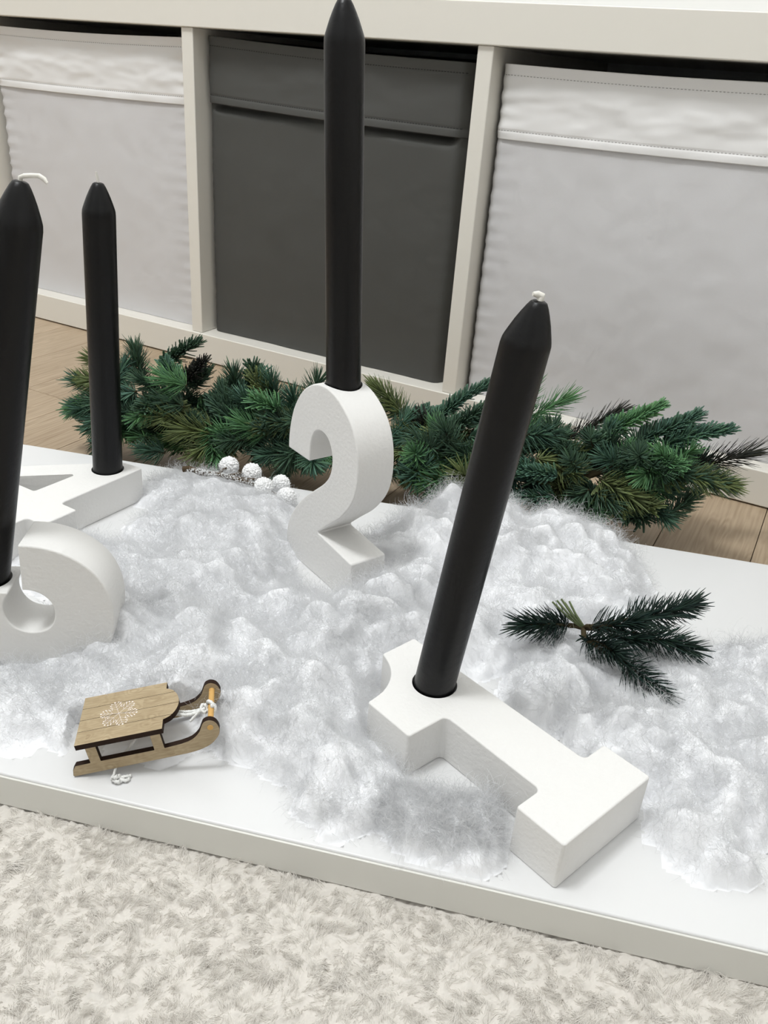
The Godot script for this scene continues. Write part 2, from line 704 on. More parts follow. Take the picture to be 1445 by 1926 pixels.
func boxes() -> void:
	fabric_box("white fabric storage box behind the two left candles, satin band wrinkled across its top", -0.3445, -0.0185, 0.3605, 0.3615, 0.067, M.white_fabric, M.white_satin, M.white_thread, 0.0004, 0.0020, 3)
	fabric_box("dark grey fabric storage box in the middle compartment with a loose band edge", 0.0015, 0.3225, 0.3650, 0.3565, 0.065, M.grey_fabric, M.grey_fabric, M.grey_thread, 0.0045, 0.0003, 17)
	fabric_box("white fabric storage box at the right with two dashed stitch lines on its smooth band", 0.3535, 0.6795, 0.3578, 0.3595, 0.063, M.white_fabric, M.white_satin, M.white_thread, 0.0006, 0.0011, 29)


# ------------------------------------------------------------------ rug
func grid(a: float, b: float, fine_a: float, fine_b: float, fine: float, coarse: float) -> Array:
	var out := []
	var x := a
	while x < b:
		out.append(x)
		x += fine if x >= fine_a and x < fine_b else minf(coarse, fine_a - x if x < fine_a else coarse)
	out.append(b)
	return out


func rug() -> void:
	var o := thing("rug", "cream shaggy plush rug lying on the floor under the front of the board", "rug", bf(0.15, -0.2, 0))
	var here := o.position
	var n1 := noise(0.020, 5, 2)
	var n2 := noise(0.080, 6, 2)
	var n3 := noise(0.21, 8, 2)
	var wx := noise(0.045, 9, 2)
	var s0 := -0.55
	var s1 := 0.95
	var d0 := -0.75
	var d1 := 0.29
	# matted pile: swirled tufts with creases between them
	var hgt := func(s: float, d: float) -> float:
		if d > 0.004:
			return 0.0085
		var x := s * 1000.0
		var y := d * 1000.0
		var u := x + 14.0 * wx.get_noise_2d(x, y)
		var v := y + 14.0 * wx.get_noise_2d(x + 300.0, y)
		return 0.0082 + 0.0016 * n1.get_noise_2d(x, y) + 0.0026 * (absf(n2.get_noise_2d(u, v)) - 0.2) + 0.0011 * n3.get_noise_2d(u * 0.6, v)
	# fine grid where the camera sees it, coarse beyond
	var xs := grid(s0, s1, -0.10, 0.50, 0.0014, 0.012)
	var ys := grid(d0, d1, -0.19, 0.008, 0.0014, 0.012)
	var pts := PackedVector3Array()
	for d in ys:
		for s in xs:
			var rim: float = clampf(minf(minf(s - s0, s1 - s), minf(d - d0, d1 - d)) / 0.01, 0.0, 1.0)
			pts.append(bf(s, d, maxf(0.0005, hgt.call(s, d) * sqrt(rim))) - here)
	var g := Geo.new()
	g.sheet(pts, xs.size() - 1, ys.size() - 1)
	put("pile_base", g.mesh(), M.rug, o)
	# locks of pile: a bent tapering core with loose fibres round it
	var meshes := []
	for variant in 4:
		var k := Geo.new()
		var length := 0.0085
		for f in 12:
			var a := rng.randf() * TAU
			var r0 := 0.0026 * sqrt(rng.randf())
			var side := Vector3(cos(a) * r0, 0, sin(a) * r0)
			var path := PackedVector3Array()
			var rad := PackedFloat32Array()
			var len := length * rng.randf_range(0.7, 1.1)
			var curl := rng.randf_range(-0.0016, 0.0016)
			var thick := rng.randf_range(0.00009, 0.00018)
			for q in 5:
				var t := q / 4.0
				path.append(side * (1.0 - 0.5 * t) + Vector3(len * (0.08 * t + 0.62 * t * t), len * (0.9 * t - 0.42 * t * t), curl * sin(t * 4.0)))
				rad.append(thick * (1.0 - 0.7 * t))
			k.tube(path, rad, 3, Color.WHITE, false)
		meshes.append(k.mesh())
	var flow := noise(0.022, 11, 2)
	var lean := noise(0.05, 12, 2)
	var places := [[], [], [], []]
	var add := func(sa: float, sb: float, da: float, db: float, step: float, size: float):
		var d := da
		while d < db:
			var s := sa
			while s < sb:
				var ss := s + rng.randf_range(-0.6, 0.6) * step
				var dd := d + rng.randf_range(-0.6, 0.6) * step
				if dd < -0.0005:
					var ang := PI * 2.2 * flow.get_noise_2d(ss * 1000, dd * 1000) + rng.randf_range(-0.4, 0.4) + 2.2
					var b := Basis(Vector3.UP, ang) * Basis(Vector3.BACK, 0.05 + 0.5 * lean.get_noise_2d(ss * 1000, dd * 1000) + rng.randf_range(-0.15, 0.15))
					b = b.scaled(Vector3.ONE * size * rng.randf_range(0.75, 1.15))
					places[rng.randi() % 4].append(Transform3D(b, bf(ss, dd, hgt.call(ss, dd) - 0.0022) - here))
				s += step
			d += step
	add.call(-0.12, 0.52, -0.20, 0.0, 0.0034, 1.0)
	add.call(-0.45, 0.85, -0.42, -0.20, 0.006, 1.9)
	add.call(-0.45, -0.12, -0.20, 0.0, 0.0055, 1.8)
	add.call(0.52, 0.85, -0.20, 0.0, 0.0055, 1.8)
	for v in 4:
		var mm := MultiMesh.new()
		mm.transform_format = MultiMesh.TRANSFORM_3D
		mm.use_colors = true
		mm.mesh = meshes[v]
		mm.instance_count = places[v].size()
		for i in places[v].size():
			mm.set_instance_transform(i, places[v][i])
			var k := rng.randf_range(-0.02, 0.02)
			mm.set_instance_color(i, Color(0.90 + k, 0.86 + k, 0.80 + k * 0.9))
		var mi := MultiMeshInstance3D.new()
		mi.name = "pile"
		mi.multimesh = mm
		mi.material_override = M.rug_tuft
		o.add_child(mi, true)
		stuff(mi)


func board() -> void:
	var o := thing("display_board", "long white board with a beige front edge lying on the rug, everything stands on it", "board", bf(0.11, 0.1755, 0))
	o.basis = Basis(BU, Vector3.UP, -BN)
	var g := Geo.new()
	g.rbox(Vector3(0.98, 0.0205, 0.349), 0.0011, Vector3(0, BOARD_TOP - 0.01025, 0), 3)
	put("panel", g.mesh(), M.board, o)
	# edge band glued to the front, with the fine joint under the top face
	var e := Geo.new()
	e.rbox(Vector3(0.98, 0.0192, 0.0012), 0.0004, Vector3(0, BOARD_TOP - 0.0110, 0.1749))
	put("edge_band", e.mesh(), M.board_edge, o)


# ------------------------------------------------------------------ the four numbers
func hole(at: Vector3, axis: Vector3, r: float, depth: float) -> CSGCylinder3D:
	var c := CSGCylinder3D.new()
	c.name = "bore"
	c.radius = r
	c.height = depth * 2.0
	c.sides = 48
	var y := axis.normalized()
	var x := y.cross(Vector3(0.3, 0.1, 0.9)).normalized()
	c.transform = Transform3D(Basis(x, y, x.cross(y)), at)
	return c


# candles: [foot on the number, vector to the tip]
var CANDLE := [
	[Vector3(0.5567, 0.0565, 0.4773), Vector3(0.0224, 0.2109, -0.0072)],
	[Vector3(0.4300, 0.1670, 0.3725), Vector3(-0.0075, 0.2100, 0.0050)],
	[Vector3(0.3231, 0.0842, 0.5651), Vector3(0.0275, 0.2035, -0.0310)],
	[Vector3(0.2297, 0.0565, 0.3857), Vector3(0.0072, 0.2119, -0.0075)],
]


func v2(list: Array) -> Array:
	var out := []
	for k in range(0, list.size(), 2):
		out.append(Vector2(list[k], list[k + 1]) * MM)
	return out


func place_number(called: String, label: String, shape: Array, frame: Transform3D, candle: int, extra: Array) -> void:
	var o := outline(shape, 0.0016, 0.0032)
	var g := extrude(o, DIGIT_T, 0.0009)
	var tools := extra
	var inv := frame.affine_inverse()
	tools.append(hole(inv * (CANDLE[candle][0] as Vector3), inv.basis * (CANDLE[candle][1] as Vector3), 0.0121, 0.0205))
	var mesh: ArrayMesh = await carved(g.mesh(), tools)
	var m := put(called, mesh, M.plaster)
	m.transform = frame
	tag(m, label, "candle holder", "number candle holders")


func numbers() -> void:
	var y := BOARD_TOP
	# 1: lying flat
	var one := v2([-36, 19.5, -35.5, -5.0])
	one += curve(v2([-35.5, -5.0, -30, -6.6, -23, -10.2, -16.5, -16.5, -11.5, -26, -9.6, -38]), 3).slice(1)
	one += v2([22, -38, 22.5, -13, 84.5, -13, 84.5, -30, 112, -30, 112, 36, 85, 36, 85, 20])
	var d := Vector3(0.9404, 0, 0.3401)
	await place_number("candle_holder", "white plaster number 1 lying flat at the front of the board, holding a leaning candle", one, Transform3D(Basis(d, Vector3(d.z, 0, -d.x), Vector3.UP), Vector3(0.5562, y + DIGIT_T, 0.4776)), 0, [])
	# 2: standing, its face to the left of the camera
	var two := curve(v2([-11.8, 81.8, -11.3, 91.8, -9.3, 102, -5.8, 112.3, 0, 122, 7, 129.8, 15.3, 135.4, 21.5, 137.9, 29, 139.2, 36, 139.0, 43.5, 137.3, 50.6, 134.1, 57.2, 129.8, 63, 124.3, 67.4, 117.6, 70.1, 110.8, 71.5, 104, 72.1, 97.8, 72, 90, 70.6, 81.8, 67.6, 74.3, 62.7, 66.8, 54.2, 56.8, 40.9, 45.3, 28.3, 34.0]), 3)
	two += v2([70.6, 31.0, 72.2, 0, -12.5, 0])
	two += curve(v2([-12.5, 13, -10.8, 22, -6.9, 31.1, 0, 41.2, 10.5, 53, 22.2, 63.1, 33.0, 72.2, 39.0, 79, 42.1, 85.5, 43.1, 92.3, 42.2, 98.4, 39.6, 103.8, 35.2, 107.4, 29.8, 108.6, 24.9, 107.6, 20.6, 104.4, 17.5, 98.5, 16.2, 92.2, 15.8, 82.1]), 3)
	var u := Vector3(0.9025, 0, 0.4307)
	await place_number("candle_holder", "white plaster number 2 standing upright on the board, candle rising from its top", two, Transform3D(Basis(u, Vector3.UP, Vector3(-u.z, 0, u.x)), Vector3(0.39654, y, 0.37307)), 1, [])
	# 3: standing on its two bowls, open side up
	var half := v2([-27, 54.5, -8.2, 54.5])
	half += curve(v2([-10.8, 51, -12.6, 46.5, -12.8, 41, -11.0, 35.6, -8.0, 31.8, -4.3, 29.8, 0.3, 28.9, 5.0, 29.5, 9.5, 31.6, 12.6, 35.3, 14.2, 41.2, 13.8, 46.8, 11.6, 51, 8.0, 54.2, 3.6, 56.0, -1.2, 56.4]), 3)
	half += curve(v2([0, 84.0, 4.0, 84.1, 9.7, 83.6, 15.2, 82.5, 20.8, 80.7, 26.3, 78.0, 32.0, 74.1, 37.1, 69.2, 41.2, 63, 44.2, 55.5, 45.9, 46.5, 45.8, 36, 43.6, 25, 38.6, 14.5, 31, 6.6, 21.5, 1.7, 11, 0, 1, -0.0, -8, 0.9, -14.5, 3.8, -20, 8.2, -25.4, 14.5]), 3)
	var three := half.duplicate()
	for k in range(half.size() - 1, 0, -1):
		var q: Vector2 = half[k]
		three.append(Vector2(-0.054 - q.x, q.y))
	var w := Vector3(0.85193, 0, -0.52365)
	await place_number("candle_holder", "white plaster number 3 tipped on its side at the left edge, bowls opening upward", three, Transform3D(Basis(w, Vector3.UP, Vector3(-w.z, 0, w.x)), Vector3(0.35075, y, 0.56429)), 2, [])
	# 4: lying flat, its foot to the camera
	var four := v2([-18, 18.7, 59.5, 18.7, 59.5, 35, 88, 35, 88, 18.7, 121, 18.7, 121, -10, 88, -10, 88, -67, 52, -67, -16, -0.5])
	var tri := CSGPolygon3D.new()
	tri.name = "opening"
	tri.polygon = outline(v2([20.2, -9.6, 59.5, -10.3, 59.7, -48]), 0.0022)[0]
	tri.depth = 0.2
	tri.position = Vector3(0, 0, 0.1)
	d = Vector3(-0.0551, 0, 0.9985)
	await place_number("candle_holder", "white plaster number 4 lying flat at the back left corner under an upright candle", four, Transform3D(Basis(d, Vector3(d.z, 0, -d.x), Vector3.UP), Vector3(0.2297, y + DIGIT_T, 0.3857)), 3, [tri])


func candles() -> void:
	var r := 0.011
	var prof := PackedVector2Array([Vector2(0.0, -0.0195), Vector2(r - 0.0012, -0.0195), Vector2(r - 0.0003, -0.0190), Vector2(r, -0.0182)])
	for k in 9:
		prof.append(Vector2(r, lerpf(-0.015, 0.190, k / 8.0)))
	var tip := 0.2105
	for q in [[0.0108, 0.1925], [0.0103, 0.1943], [0.0093, 0.1972], [0.0079, 0.2010], [0.0063, 0.2047], [0.0048, 0.2078], [0.0036, 0.2098], [0.0026, 0.2104], [0.0, 0.2106]]:
		prof.append(Vector2(q[0], q[1]))
	var says := ["black dinner candle leaning to the right out of the number 1", "tallest-standing black candle rising from the top of the upright number 2", "leftmost black dinner candle in the number 3, with a long bent white wick", "black dinner candle standing straight in the flat number 4 with a thin upright wick"]
	# wick paths in the candle's own frame, above the tip
	var wicks := [
		[0.0, -0.3, 0.0, 0.2, 1.0, -0.2, 0.6, 1.8, -0.5, -1.6, 2.3, -0.3, -3.6, 2.2, 0.2],
		[0.0, -0.3, 0.0, 0.3, 2.5, 0.2, 1.2, 5.0, 0.1],
		[0.0, -0.3, 0.0, -0.2, 1.4, 0.0, 1.5, 2.5, 0.3, 4.5, 3.4, 0.2, 8.0, 4.2, 0.0, 10.5, 3.4, 0.2, 12.0, 2.0, 0.4],
		[0.0, -0.3, 0.0, -0.3, 2.0, 0.0, -0.8, 4.2, 0.1, -1.0, 6.6, 0.3],
	]
	for i in 4:
		var dir: Vector3 = (CANDLE[i][1] as Vector3).normalized()
		var c := thing("candle", says[i], "candle", CANDLE[i][0], "black dinner candles")
		var x := Vector3.UP.cross(dir)
		c.basis = Basis(Quaternion(Vector3.UP, dir))
		var g := Geo.new()
		g.lathe(prof, 56)
		# hand-dipped wax: the tip stands a little off the axis
		for k in g.v.size():
			var t := clampf((g.v[k].y - 0.188) / 0.022, 0.0, 1.0)
			g.v[k] += Vector3([0.0012, 0.0, -0.0008, 0.0004][i], 0, [0.0004, 0.0003, 0.0, 0.0][i]) * t
		put("wax", g.mesh(), M.wax, c)
		var path := PackedVector3Array()
		var rad := PackedFloat32Array()
		var thick: float = [0.0015, 0.0011, 0.0011, 0.00095][i]
		var list: Array = wicks[i]
		for k in range(0, list.size(), 3):
			# turned so that the bend lies across the view
			var q := Vector3(list[k], list[k + 1], list[k + 2]) * MM
			path.append(q.rotated(Vector3.UP, 0.47) + Vector3([0.0012, 0.0, -0.0008, 0.0004][i], tip, 0))
			rad.append(thick * (1.0 if k < list.size() - 3 else 0.6))
		var wg := Geo.new()
		wg.tube(path, rad, 8)
		put("wick", wg.mesh(), M.wick, c)


# ------------------------------------------------------------------ wool
var SLED := Transform3D(Basis(Vector3(0.77631, 0.19133, -0.60061), Vector3(-0.15698, 0.98148, 0.10976), Vector3(0.61049, 0.00908, 0.79197)), Vector3(0.42695, 0.0305, 0.60903))


func wool_limit(p: Vector3) -> float:
	# highest the wool may lie at a point, as a height above the board
	var most := 1.0
	var on := to_board(p)
	if on.y < 0.005 or on.y > 0.356:
		return 0.0
	var one := Vector2((p - Vector3(0.5562, 0, 0.4776)).dot(Vector3(0.9404, 0, 0.3401)), (p - Vector3(0.5562, 0, 0.4776)).dot(Vector3(-0.3401, 0, 0.9404)))
	if (one.x > -0.036 and one.x < 0.112 and one.y > -0.020 and one.y < 0.013) or (one.x > -0.01 and one.x < 0.022 and one.y > 0 and one.y < 0.038) or (one.x > 0.084 and one.x < 0.112 and absf(one.y + 0.003) < 0.033):
		most = 0.010
	var four := Vector2((p - Vector3(0.2297, 0, 0.3857)).dot(Vector3(-0.0551, 0, 0.9985)), (p - Vector3(0.2297, 0, 0.3857)).dot(Vector3(-0.9985, 0, -0.0551)))
	if four.x > -0.018 and four.x < 0.12 and four.y > -0.019 and four.y < 0.07:
		most = 0.010
	var two := Vector2((p - Vector3(0.39654, 0, 0.37307)).dot(Vector3(0.9025, 0, 0.4307)), (p - Vector3(0.39654, 0, 0.37307)).dot(Vector3(-0.4307, 0, 0.9025)))
	if two.x > -0.012 and two.x < 0.072 and two.y < 0.0 and two.y > -0.0275:
		most = 0.012
	var three := Vector2((p - Vector3(0.35075, 0, 0.56429)).dot(Vector3(0.85193, 0, -0.52365)), (p - Vector3(0.35075, 0, 0.56429)).dot(Vector3(0.52365, 0, 0.85193)))
	if three.x > -0.1 and three.x < 0.030 and three.y < 0.0 and three.y > -0.0275:
		most = 0.012
	var l := SLED.affine_inverse() * Vector3(p.x, 0.035, p.z)
	if l.x > -0.006 and l.x < 0.060 and l.z < 0.006 and l.z > -0.040:
		most = minf(most, maxf(0.0, 0.0005 + l.x * 0.19 - 0.003))
	return most


func wool_piece(label: String, blobs: Array, seed_: int, tufts: int, clump: float) -> void:
	var lo := Vector2(9, 9)
	var hi := Vector2(-9, -9)
	for k in range(0, blobs.size(), 4):
		var c := Vector2(blobs[k], blobs[k + 1]) * MM
		var r: float = blobs[k + 2] * MM
		lo = lo.min(c - Vector2(r, r))
		hi = hi.max(c + Vector2(r, r))
	var n1 := noise(0.030, seed_, 2)
	var n2 := noise(0.034, seed_ + 1, 1)
	var n3 := noise(0.17, seed_ + 2, 2)
	var warp := noise(0.05, seed_ + 3, 2)
	var step := 0.0017
	var nu := int((hi.x - lo.x) / step)
	var nv := int((hi.y - lo.y) / step)
	var H := PackedFloat32Array()
	H.resize((nu + 1) * (nv + 1))
	for j in nv + 1:
		for i in nu + 1:
			var s := lo.x + i * step
			var d := lo.y + j * step
			var sm := s * 1000.0
			var dm := d * 1000.0
			var ws := s + 0.006 * warp.get_noise_2d(sm, dm)
			var wd := d + 0.006 * warp.get_noise_2d(sm + 400.0, dm)
			var sum := 0.0
			for k in range(0, blobs.size(), 4):
				var dx: float = ws - blobs[k] * MM
				var dy: float = wd - blobs[k + 1] * MM
				var q: float = 1.0 - (dx * dx + dy * dy) / (blobs[k + 2] * blobs[k + 2] * 1e-6)
				if q > 0.0:
					var hh: float = blobs[k + 3] * MM * 0.82 * pow(q, 1.2)
					sum += hh * hh * hh
			var h := pow(sum, 1.0 / 3.0)
			if h > 0.0:
				var e := smoothstep(0.0, 0.010, h)
				h *= 1.0 + 0.35 * n1.get_noise_2d(sm, dm)
				h += e * (0.0042 * clump * (absf(n2.get_noise_2d(sm, dm)) * 2.0 - 0.45) + 0.0007 * clump * n3.get_noise_2d(sm, dm))
				h *= smoothstep(0.0004, 0.0032, h)
				h = minf(h, wool_limit(bf(s, d, 0)))
			H[j * (nu + 1) + i] = maxf(h, 0.0)
	var mid := bf((lo.x + hi.x) / 2, (lo.y + hi.y) / 2, BOARD_TOP)
	var o := thing("cotton_wool", label, "wool", mid)
	var g := Geo.new()
	var at := PackedInt32Array()
	at.resize(H.size())
	at.fill(-1)
	var vert := func(i: int, j: int) -> int:
		var k := j * (nu + 1) + i
		if at[k] < 0:
			var hx := H[j * (nu + 1) + mini(i + 1, nu)] - H[j * (nu + 1) + maxi(i - 1, 0)]
			var hy := H[mini(j + 1, nv) * (nu + 1) + i] - H[maxi(j - 1, 0) * (nu + 1) + i]
			var nor := (Vector3.UP * 2.0 * step - BU * hx - BN * hy).normalized()
			at[k] = g.p(bf(lo.x + i * step, lo.y + j * step, BOARD_TOP + H[k]) - mid, nor)
		return at[k]
	for j in nv:
		for i in nu:
			var k := j * (nu + 1) + i
			if maxf(maxf(H[k], H[k + 1]), maxf(H[k + nu + 1], H[k + nu + 2])) > 0.00001:
				g.quad(vert.call(i, j), vert.call(i + 1, j), vert.call(i + 1, j + 1), vert.call(i, j + 1))
	put("body", g.mesh(), M.wool, o)
	# loose fibres standing off the body
	var places := [[], [], []]
	var made := 0
	var tries := 0
	while made < tufts and tries < tufts * 12:
		tries += 1
		var i := 1 + rng.randi() % (nu - 1)
		var j := 1 + rng.randi() % (nv - 1)
		var k := j * (nu + 1) + i
		if H[k] < 0.0015:
			continue
		var p := bf(lo.x + i * step, lo.y + j * step, BOARD_TOP + H[k] - 0.002)
		if wool_limit(p) < H[k] + 0.004 or lo.y + j * step < 0.013:
			continue
		var hx := H[k + 1] - H[k - 1]
		var hy := H[k + nu + 1] - H[k - nu - 1]
		var nor := (Vector3.UP * 2.0 * step - BU * hx - BN * hy).normalized()
		var x := nor.cross(Vector3(rng.randf() - 0.5, 0.1, rng.randf() - 0.5)).normalized()
		var b := Basis(x, nor, x.cross(nor)).scaled(Vector3.ONE * rng.randf_range(0.6, 1.25) * minf(1.0, 0.45 + H[k] / 0.016))
		places[rng.randi() % 3].append(Transform3D(b, p - mid))
		made += 1
	for v in 3:
		scatter("fibre", FIBRES[v], M.fibre, places[v], o)
	# a few glassy flakes caught in it
	var fl := []
	for q in int(tufts / 130.0):
		var i := 1 + rng.randi() % (nu - 1)
		var j := 1 + rng.randi() % (nv - 1)
		var k := j * (nu + 1) + i
		if H[k] < 0.008:
			continue
		var b := Basis.from_euler(Vector3(rng.randf() * TAU, rng.randf() * TAU, rng.randf() * TAU)).scaled(Vector3.ONE * rng.randf_range(0.5, 1.2))
		fl.append(Transform3D(b, bf(lo.x + i * step, lo.y + j * step, BOARD_TOP + H[k] + 0.0008) - mid))
	if fl.size():
		scatter("flake", FLAKE, M.flake, fl, o)


func scatter(called: String, mesh: Mesh, m: Material, places: Array, parent: Node3D) -> void:
	var mm := MultiMesh.new()
	mm.transform_format = MultiMesh.TRANSFORM_3D
	mm.mesh = mesh
	mm.instance_count = places.size()
	for i in places.size():
		mm.set_instance_transform(i, places[i])
	var mi := MultiMeshInstance3D.new()
	mi.name = called
	mi.multimesh = mm
	mi.material_override = m
	parent.add_child(mi, true)
	stuff(mi)


var FIBRES := []
var FLAKE: Mesh


func wool() -> void:
	for v in 3:
		var g := Geo.new()
		for f in 14:
			var q := Vector3(rng.randf_range(-1, 1), 0.0, rng.randf_range(-1, 1)) * 0.004
			var a := rng.randf() * TAU
			var dir := Vector3(cos(a), rng.randf_range(0.05, 0.75), sin(a)).normalized()
			var path := PackedVector3Array()
			var rad := PackedFloat32Array()
			var turn := Vector3(rng.randf_range(-1, 1), rng.randf_range(-1, 1), rng.randf_range(-1, 1)).normalized()
			var bend := rng.randf_range(0.1, 0.55)
			var len := rng.randf_range(0.009, 0.019)
			for k in 8:
				path.append(q)
				rad.append(0.000042)
				q += dir * len / 7.0
				dir = dir.rotated(turn, bend)
				if q.y > 0.0045:
					dir.y -= 0.25
				dir = dir.normalized()
			g.tube(path, rad, 3, Color.WHITE, false)
		FIBRES.append(g.mesh())
	var fk := Geo.new()
	fk.rbox(Vector3(0.0012, 0.0004, 0.0009), 0.0001, Vector3.ZERO, 1)
	FLAKE = fk.mesh()
	wool_piece("large drift of white cotton wool between the numbers 2, 3 and the sled", [
		-42, 305, 40, 17, -10, 290, 50, 23, 30, 285, 42, 22, -28, 245, 32, 16, 20, 240, 58, 27, 52, 207, 34, 22, -30, 180, 45, 20, 30, 165, 65, 30,
		90, 160, 42, 26, 132, 150, 46, 38, 165, 160, 36, 34, 150, 186, 32, 34, 2, 106, 48, 36, 60, 105, 65, 34, 112, 95, 58, 34, 140, 68, 38, 27, 160, 42, 26, 21, 105, 66, 28, 19, 60, 64, 38, 20,
		20, 62, 42, 16, -20, 50, 42, 13, -60, 40, 45, 12, 166, 30, 26, 17, 176, 42, 22, 15, 158, 26, 16, 11, -70, 180, 40, 16], 31, 8000, 0.2)
	wool_piece("white cotton wool heaped behind the leaning candle, along the back edge of the board", [
		160, 212, 40, 30, 152, 285, 34, 36, 138, 248, 34, 28, 162, 262, 40, 36, 190, 250, 50, 38, 200, 300, 45, 40, 235, 270, 55, 40, 270, 300, 50, 36, 285, 252, 46, 30, 240, 210, 46, 27, 200, 180, 42, 24, 300, 285, 28, 24,
		172, 325, 26, 36, 210, 332, 32, 32, 250, 330, 32, 30], 47, 3000, 0.6)
	wool_piece("white cotton wool at the right of the number 1, under the fir sprig", [
		270, 178, 42, 17, 300, 150, 46, 17, 262, 140, 34, 20, 330, 180, 46, 16, 330, 118, 46, 24, 362, 140, 50, 22, 385, 185, 46, 22, 405, 120, 58, 28, 302, 108, 36, 25,
		345, 84, 36, 23, 378, 98, 42, 22, 332, 54, 24, 17, 344, 42, 18, 14, 425, 195, 55, 24, 425, 94, 36, 15, 440, 150, 60, 24], 63, 4300, 0.85)
	wool_piece("small wad of white cotton wool in the front hollow of the number 1", [
		205, 26, 20, 15, 226, 30, 20, 15, 192, 32, 17, 11, 231, 16, 16, 11, 214, 14, 14, 9], 79, 800, 0.5)


# ------------------------------------------------------------------ sled
func sled() -> void:
	var o := thing("toy_sled", "small wooden toy sled with a printed snowflake tilted on the cotton wool", "sled")
	o.transform = SLED   # x forward, y up, z to the near side
	# runners: flat boards with two posts and a curled front
	var prof := v2([0, 0.6, 0.8, 4.0, 2.6, 6.4, 9.9, 6.5, 9.9, 16.2, 15.0, 16.2, 15.0, 6.5, 41.0, 6.5, 41.0, 16.2, 46.0, 16.2, 46.0, 6.5])
	prof += curve(v2([54.2, 7.1, 59.7, 8.4, 63.8, 11.6, 65.8, 15.0, 67.4, 17.4, 70.2, 18.2, 72.8, 16.6, 74.0, 13.4, 73.9, 10.2, 72.2, 6.8, 68.0, 3.0, 62, 0.9, 55.5, 0.2]), 3)
	prof += v2([0.6, 0.0])
	var ol := outline(prof, 0.0005, 0.0003)
	for z in [0.0, -0.0283]:
		var sides := Geo.new()
		var face := extrude(ol, 0.003, 0.00008, sides)
		var m := ArrayMesh.new()
		m.add_surface_from_arrays(Mesh.PRIMITIVE_TRIANGLES, face.arrays())
		m.add_surface_from_arrays(Mesh.PRIMITIVE_TRIANGLES, sides.arrays())
		put("runner", m, [M.sled_wood, M.char], o).position = Vector3(0, 0, z)
	# deck: four planks between engraved lines, the front rounded as one arc between two shoulders
	var deck := v2([6, -34, 48, -34, 48, -29])
	deck += curve(v2([48, -29, 51.4, -26.8, 54.0, -22.4, 55.1, -17, 54.2, -11.8, 51.6, -7.6, 48, -5.6]), 4).slice(1)
	deck += v2([48, 1, 6, 1])
	var poly := PackedVector2Array(deck)
	var cuts := [-34.2, -25.2, -16.6, -8.2, 1.2]
	for k in 4:
		var a: float = cuts[k] * MM + 0.00012
		var b: float = cuts[k + 1] * MM - 0.00012
		var strip := PackedVector2Array([Vector2(0, a), Vector2(0.07, a), Vector2(0.07, b), Vector2(0, b)])
		var cut := Geometry2D.intersect_polygons(poly, strip)
		var pts := []
		for q in cut[0]:
			pts.append(Vector2(q.x, -q.y))
		var sides := Geo.new()
		var face := extrude(outline(pts, 0.00005), 0.003, 0.0, sides)
		for i in face.uv.size():
			face.uv[i] += Vector2(0.013 * k, 0.021 * k)
		var m := ArrayMesh.new()
		m.add_surface_from_arrays(Mesh.PRIMITIVE_TRIANGLES, face.arrays())
		m.add_surface_from_arrays(Mesh.PRIMITIVE_TRIANGLES, sides.arrays())
		var p := put("deck_plank", m, [M.sled_wood, M.char], o)
		# outline x, y -> sled x, -z; its front (z = 0) is the top
		p.transform = Transform3D(Basis(Vector3.RIGHT, Vector3.FORWARD, Vector3.UP), Vector3(0, 0.0196, 0))
	# printed snowflake: six branches of fine dots and strokes
	var pr := Geo.new()
	var c := Vector3(0.0252, 0.01963, -0.0168)
	var dot := func(x: float, z: float, r: float):
		pr.rbox(Vector3(r * 2, 0.00006, r * 2), 0.00003, c + Vector3(x, 0, z), 1)
	for k in 6:
		var a := TAU * k / 6 + 0.2
		var t := Vector3(cos(a), 0, sin(a))
		var n := Vector3(-sin(a), 0, cos(a))
		pr.tube(PackedVector3Array([c, c + t * 0.0085]), PackedFloat32Array([0.00011, 0.00009]), 4)
		dot.call(t.x * 0.0092, t.z * 0.0092, 0.0004)
		for q in [[0.0032, 0.0028], [0.0052, 0.0032], [0.0070, 0.0022]]:
			for s in [-1.0, 1.0]:
				var e: Vector3 = t * (q[0] + q[1] * 0.75) + n * s * q[1] * 0.8
				pr.tube(PackedVector3Array([c + t * (q[0] as float), c + e]), PackedFloat32Array([0.00008, 0.00007]), 4)
				dot.call(e.x, e.z, 0.00032)
				dot.call(e.x * 0.8 + n.x * s * 0.0007, e.z * 0.8 + n.z * s * 0.0007, 0.00024)
	put("snowflake_print", pr.mesh(), M.print, o)
	# dowel through the two curls, its ends showing as pegs
	var dw := Geo.new()
	dw.tube(PackedVector3Array([Vector3(0.0700, 0.0136, 0.0003), Vector3(0.0700, 0.0136, -0.0316)]), PackedFloat32Array([0.00145, 0.00145]), 20)
	put("dowel", dw.mesh(), M.dowel, o)
	# cord: knotted round the dowel, running back under the deck to a second knot by the runner
	var cord := Geo.new()
	var strand := func(list: Array, r: float):
		var pts: Array = []
		for k in range(0, list.size(), 3):
			pts.append(Vector3(list[k], list[k + 1], list[k + 2]) * MM)
		for ply in 3:
			var path := PackedVector3Array()
			var rad := PackedFloat32Array()
			var run := 0.0
			for i in pts.size() - 1:
				for k in 8:
					var t := k / 8.0
					var q: Vector3 = (pts[i] as Vector3).cubic_interpolate(pts[i + 1], pts[maxi(i - 1, 0)], pts[mini(i + 2, pts.size() - 1)], t)
					if path.size():
						run += 0.0009
					var a := run * 1800.0 + TAU * ply / 3
					path.append(q + Vector3(0.1, cos(a), sin(a)) * r * 0.55)
					rad.append(r * 0.62)
			cord.tube(path, rad, 6)
